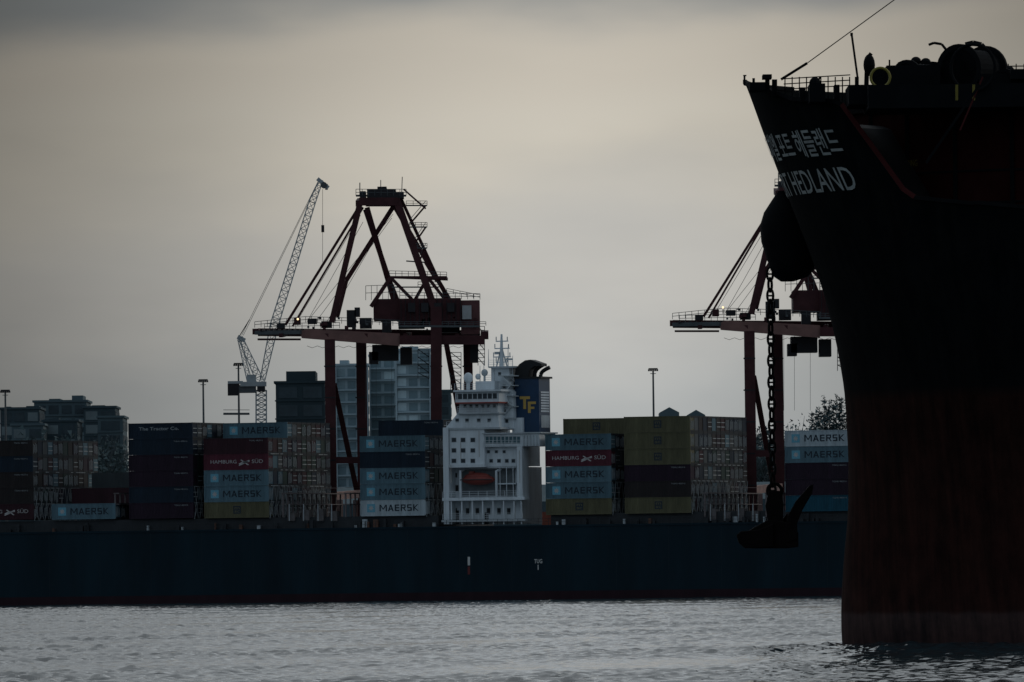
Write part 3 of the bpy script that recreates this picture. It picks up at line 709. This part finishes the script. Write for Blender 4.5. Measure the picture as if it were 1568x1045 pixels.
n1=t.nodes.new('ShaderNodeTexNoise'); mpn=t.nodes.new('ShaderNodeMapping'); mpn.inputs['Scale'].default_value=(1.6,1.6,0.12); t.links.new(g.outputs['Position'],mpn.inputs[0]); t.links.new(mpn.outputs[0],n1.inputs['Vector']); n1.inputs['Scale'].default_value=0.9; n1.inputs['Detail'].default_value=7; n1.inputs['Roughness'].default_value=0.7
n2=t.nodes.new('ShaderNodeTexNoise'); n2.inputs['Scale'].default_value=0.5; n2.inputs['Detail'].default_value=8; n2.inputs['Roughness'].default_value=0.7; t.links.new(g.outputs['Position'],n2.inputs['Vector'])
def tm(op,a_,b_):
    n=t.nodes.new('ShaderNodeMath'); n.operation=op
    for i,v in enumerate((a_,b_)):
        if isinstance(v,(int,float)): n.inputs[i].default_value=v
        else: t.links.new(v,n.inputs[i])
    return n.outputs[0]
zz=tm('DIVIDE',tm('ADD',s_.outputs[2],tm('MULTIPLY',tm('SUBTRACT',n2.outputs['Fac'],0.5),0.5)),30)
r=t.nodes.new('ShaderNodeValToRGB'); r.color_ramp.interpolation='LINEAR'; el=r.color_ramp.elements
zc=[(0.0,(0.030,0.022,0.023)),(1.5,(0.042,0.033,0.034)),(1.7,(0.022,0.012,0.011)),(5,(0.019,0.010,0.009)),(12.3,(0.014,0.0075,0.0065)),(12.9,(0.0035,0.005,0.006)),(30,(0.003,0.0055,0.0065))]
while len(el)<len(zc): el.new(0.5)
for i,(p,c) in enumerate(zc): el[i].position=p/30; el[i].color=c+(1,)
t.links.new(zz,r.inputs[0])
r2=t.nodes.new('ShaderNodeValToRGB'); r2.color_ramp.elements[0].position=0.38; r2.color_ramp.elements[0].color=(0.55,0.55,0.55,1); r2.color_ramp.elements[1].position=0.68; r2.color_ramp.elements[1].color=(2.2,1.6,1.4,1); t.links.new(tm('ADD',tm('MULTIPLY',n1.outputs['Fac'],0.5),tm('MULTIPLY',n2.outputs['Fac'],0.5)),r2.inputs[0])
mm=t.nodes.new('ShaderNodeMix'); mm.data_type='RGBA'; mm.blend_type='MULTIPLY'; mm.inputs['Factor'].default_value=1; t.links.new(r.outputs[0],mm.inputs['A']); t.links.new(r2.outputs[0],mm.inputs['B']); t.links.new(mm.outputs['Result'],b.inputs['Base Color'])
b.inputs['Roughness'].default_value=0.8; b.inputs['Specular IOR Level'].default_value=0.01
bulk=bpy.data.objects.new('bulk_carrier_ship',None); scene.collection.objects.link(bulk); bulk.location=cref; bpy.context.view_layer.update()
bdeck=mat('bulk_deck_dark',(0.012,0.012,0.013),0.7,0.3); bred=mat('bulk_red',(0.026,0.0065,0.006),0.8,0.4,0.4,spec=0.02); bredl=mat('bulk_red_edge',(0.055,0.012,0.012),0.7,0.2,spec=0.05); byel=mat('bulk_yellow',(0.15,0.12,0.015),0.6,0.2); bblk=mat('bulk_black',(0.006,0.007,0.008),0.8,0.3,spec=0.03)
h=MB(); NZ=56; V=[]
for p,a_,z in full:
    for j in range(NZ+1):
        V.append(S(p,-2+(z+2)*j/NZ,a_))
fs=[(i*(NZ+1)+j,(i+1)*(NZ+1)+j,(i+1)*(NZ+1)+j+1,i*(NZ+1)+j+1) for i in range(len(full)-1) for j in range(NZ)]
h.add(V,fs,hullm)
n=len(full); last=[i for i in range(NZ+1)]; lb2=[(n-1)*(NZ+1)+i for i in range(NZ+1)]
h.add(V,[tuple(last+lb2[::-1])],hullm)
h.obj('hull',parent=bulk,smooth=True)
dkm=MB(); m_=len(cols)
for i in range(m_-1):
    P=[]
    for (p,a_,z) in(cols[i],cols[i+1]): P.append(S(p,z-1.1,a_)); P.append(S(-p,z-1.1,a_))
    dkm.add(P,[(0,1,3,2)],bdeck)
cap=[S(p,z,a_)+Vector((0,0,0.05)) for p,a_,z in cols]
for i in range(len(cap)-1):
    px,_=proj(cap[i])
    if px>1280 and px<1400: dkm.beam(cap[i],cap[i+1],0.24,0.24,bredl)
    else: dkm.beam(cap[i],cap[i+1],0.2,0.2,bblk)
dkm.obj('deck',parent=bulk)
hh=MB()
ztr=W(1400,157,565).z; zmn=zt_[-1]-1.15
c0_=cen(ZT-2); Lh,Bh=LB(ZT-2); SC=0.80
def IW(phi,z,aft=0,off=0): 
    P=c0_+fd*((Lh*SC+off)*math.cos(phi)-aft)+pd*((Bh*SC+off)*math.sin(phi)); P.z=z; return P
ph_=[(-math.pi/2,60)]+[(math.radians(d),0) for d in range(-90,91,4)]+[(math.pi/2,60)]
for i in range(len(ph_)-1):
    (p,a_),(p2,a2)=ph_[i],ph_[i+1]
    hh.add([IW(p,zmn,a_),IW(p2,zmn,a2),IW(p2,ztr,a2),IW(p,ztr,a_)],[(0,1,2,3)],bred)
    hh.beam(IW(p,ztr,a_),IW(p2,ztr,a2),0.4,0.4,bblk)
    if i%3==1: hh.beam(IW(p,zmn,a_,0.05),IW(p,ztr,a_,0.05),0.2,0.2,bblk)
hh.add([IW(p,ztr,a_) for p,a_ in ph_],[tuple(range(len(ph_)))],bdeck)
for zr in(22.0,23.6):
    for i in range(len(ph_)-1):
        (p,a_),(p2,a2)=ph_[i],ph_[i+1]; hh.beam(IW(p,zr,a_,0.05),IW(p2,zr,a2,0.05),0.1,0.1,bblk)
vs,fs=text2d('NO SMOKING',0.01)
pp=np.linspace(0.3,1.57,300); zy=W(1386,246,560).z; pxs=np.array([proj(IW(p,zy))[0] for p in pp])
hh.add([IW(float(np.interp(1366+42*x,pxs,pp)),zy+y*0.34,0,0.14) for x,y in vs],fs,byel)
hh.obj('deck_house',parent=bulk)
lt=MB(); ltm=mat('ship_name_paint',(0.26,0.285,0.28),0.6,0.35,1.5)
def hulltext(txt,pybase,hpx,send,width,bold):
    vs,fs=text2d(txt,bold); zb2=W(1250,pybase,572).z; hm=hpx*574/F
    Lz,Bz=LB(zb2); p0=math.atan2(Bz*sa,Lz*ca)
    phs_=np.linspace(-1.2,1.57,400); pts=[S(p,zb2+hm/2) for p in phs_]; cum=[0]
    for i in range(1,len(pts)): cum.append(cum[-1]+(pts[i]-pts[i-1]).length)
    cum=np.array(cum); cum-=np.interp(p0,phs_,cum)
    out=[]
    for x,y in vs:
        s=send-width*(1-x); ph=float(np.interp(s,cum,phs_)); z=zb2+y*hm
        P=S(ph,z); du=S(ph+0.01,z)-P; dv=S(ph,z+0.1)-P; nn=dv.cross(du).normalized()
        if nn.dot(pd*math.sin(ph)+fd*math.cos(ph))<0: nn=-nn
        out.append(P+nn*0.05)
    lt.add(out,fs,ltm)
hulltext('HL PORT HEDLAND',296,36,11.6,15.2,0.004)
hulltext('에이치엘 포트 헤들랜드',242,42,11.6,12.6,0.01)
lt.obj('name_lettering',parent=bulk)
dg=MB(); DY=572.0; kd=DY/F
D=lambda x,y,Y=DY: W(x,y,Y)
def db(x1,y1,x2,y2,wd,mt=bblk,Y=DY,Y2=None): dg.beam(D(x1,y1,Y),D(x2,y2,Y2 or Y),wd*kd,wd*kd,mt)
def dbox(x0,x1,y0,y1,Y0,Y1,mt=bblk): dg.box(D(x0,y1,Y0).x,D(x1,y1,Y0).x,Y0,Y1,D((x0+x1)/2,y1,Y0).z,D((x0+x1)/2,y0,Y0).z,mt)
for y in(117,125,133):
    db(1200,y+4,1302,y-2,1.6)
for x in range(1202,1306,11): db(x,118,x,156,1.8)
db(1140,130,1140,116,3); db(1138,116,1143,116,2); dbox(1148,1172,126,138,570,573); db(1175,142,1175,116,7); dbox(1168,1182,114,120,570,572)
db(1154,136,1154,120,4); db(1186,150,1186,122,8); dbox(1225,1234,134,156,569,571); dbox(1240,1264,128,156,566,570); db(1240,150,1256,118,3); dbox(1278,1286,130,156,568,570)
db(1304,52,1313,118,3.2); db(1302,53,1306,53,5); db(1312,118,1312,155,6); dbox(1300,1340,130,160,562,568)
db(1196,122,1236,97,4); db(1236,97,1375,0-4,1.5)
db(1326,150,1328,90,7); db(1328,90,1334,82,6); dg.ell(D(1331,100),9*kd,0.4,17*kd,bblk); dg.ell(D(1248,128),9*kd,0.4,10*kd,bblk)
dg.ring(D(1348,119,560.5),14.5*kd,2.0*kd,(0,1,0),mat('ring_yellow',(0.20,0.17,0.03),0.6,0.2),24,8)
dg.cyl(D(1348,119,562.3),D(1348,119,566),13*kd,bblk,20)
def drum(x,y,r,Y,wd=3.0):
    c0=D(x,y,Y); ax=Vector((0.5,0.86,0)); dg.cyl(c0,c0+ax*wd,r*kd*0.8,bblk,24)
    for s in(0,wd*0.9): dg.cyl(c0+ax*s,c0+ax*(s+0.2),r*kd,bblk,28)
drum(1388,118,26,563); drum(1418,114,20,566); drum(1468,106,38,562); drum(1538,128,22,562)
dg.ring(D(1490,104,560),35*kd,2.6*kd,(0.4,1,0),bblk,28,8)
dg.tube([D(x,y) for x,y in[(1422,69),(1430,66),(1442,68),(1450,78),(1452,100)]],2.0*kd,bblk)
dg.tube([D(x,y) for x,y in[(1478,68),(1490,65),(1503,68),(1514,80),(1520,100),(1522,130)]],3*kd,bblk)
dbox(1330,1720,128,164,560,568); dbox(1358,1440,100,130,562,567); dbox(1440,1498,92,130,563,567); dbox(1500,1720,112,140,561,567); dbox(1548,1720,106,120,560,566)
for x in(1362,1376,1400,1412,1432,1446): db(x,105,x,88+random.uniform(0,8),2.5)
for x0,x1,y in((1395,1410,94),(1410,1425,96),(1524,1540,106),(1538,1552,108)): dg.ell(D((x0+x1)/2,y),8*kd,0.5,7*kd,bblk)
for x in(1465,1491): db(x,130,x,154,4,byel,559.5)
db(1505,118,1470,200,2.5,bredl,556); db(1418,250,1500,130,4,bblk,556)
for x in range(1520,1720,12): db(x,112,x,98,1.6)
db(1515,102,1720,100,1.6); db(1515,107,1720,105,1.2)
dg.obj('deck_machinery',parent=bulk)
ab=MB(); prof=[(292,8),(305,17),(325,30),(345,38),(370,40),(395,38),(412,34),(424,26),(431,10)]
cxs=[1200,1200,1200,1202,1206,1212,1214,1212,1206]
AY=583.0; ka=AY/F; ringv=[];nn_=16
for (y,rw),cx in zip(prof,cxs):
    for i in range(nn_):
        a_=2*math.pi*i/nn_; q=W(cx,y,AY); ringv.append(q+Vector((rw*ka*math.cos(a_),rw*ka*1.2*math.sin(a_)+0.5,0)))
fs=[(j*nn_+i,j*nn_+(i+1)%nn_,(j+1)*nn_+(i+1)%nn_,(j+1)*nn_+i) for j in range(len(prof)-1) for i in range(nn_)]+[tuple(range(nn_)),tuple(range((len(prof)-1)*nn_,len(prof)*nn_))[::-1]]
ab.add(ringv,fs,bblk)
ab.obj('hawse_bolster',parent=bulk,smooth=True)
CY=581.5; kc=CY/F
top=W(1179,420,CY); bot=W(1183,770,CY); bot.x=top.x
ch=MB(); zc_=top.z; i=0; chm=mat('anchor_chain_steel',(0.008,0.008,0.008),0.7,0.3,spec=0.05)
Rl=8.8*kc; pit=Rl*2.05
while zc_>bot.z:
    ax_=Vector((0.5,0.85,0)) if i%2==0 else Vector((0.85,-0.5,0))
    ch.ring((top.x,CY,zc_),Rl,2.1*kc,ax_,chm,18,7,(0.6,1.18))
    if i%2==0: ch.beam((top.x-0.12,CY,zc_),(top.x+0.12,CY,zc_),0.09,0.09,chm)
    zc_-=pit*0.92; i+=1
ch.obj('anchor_chain',recenter=True)
an=MB(); am=mat('anchor_steel',(0.007,0.006,0.006),0.8,0.4,1.5,spec=0.04)
def ap(poly,y0,th): an.prism([W(x,y,CY)+Vector((0,y0,0)) for x,y in poly],(0,th,0),am)
ap([(1177,752),(1196,752),(1199,770),(1199,820),(1204,834),(1176,834),(1176,800),(1172,775)],-0.3,0.6)
ap([(1148,812),(1176,796),(1204,800),(1222,816),(1222,838),(1204,840),(1150,840),(1136,836)],-0.7,1.5)
ap([(1204,832),(1201,812),(1206,790),(1218,768),(1239,744),(1245,742),(1243,756),(1228,782),(1220,802),(1221,826)],-0.75,0.5)
ap([(1204,832),(1198,814),(1199,795),(1206,786),(1214,808),(1214,832)],0.4,0.5)
ap([(1127,820),(1134,814),(1160,812),(1184,802),(1184,838),(1140,840),(1131,832)],-0.9,0.5)
ap([(1133,822),(1160,806),(1184,800),(1184,834),(1142,836)],0.5,0.5)
an.ring(W(1186,752,CY),11*kc,3*kc,(0.2,1,0),am,16,7)
ano=an.obj('anchor',recenter=True)
bv=ano.modifiers.new('b','BEVEL'); bv.width=0.08; bv.segments=2
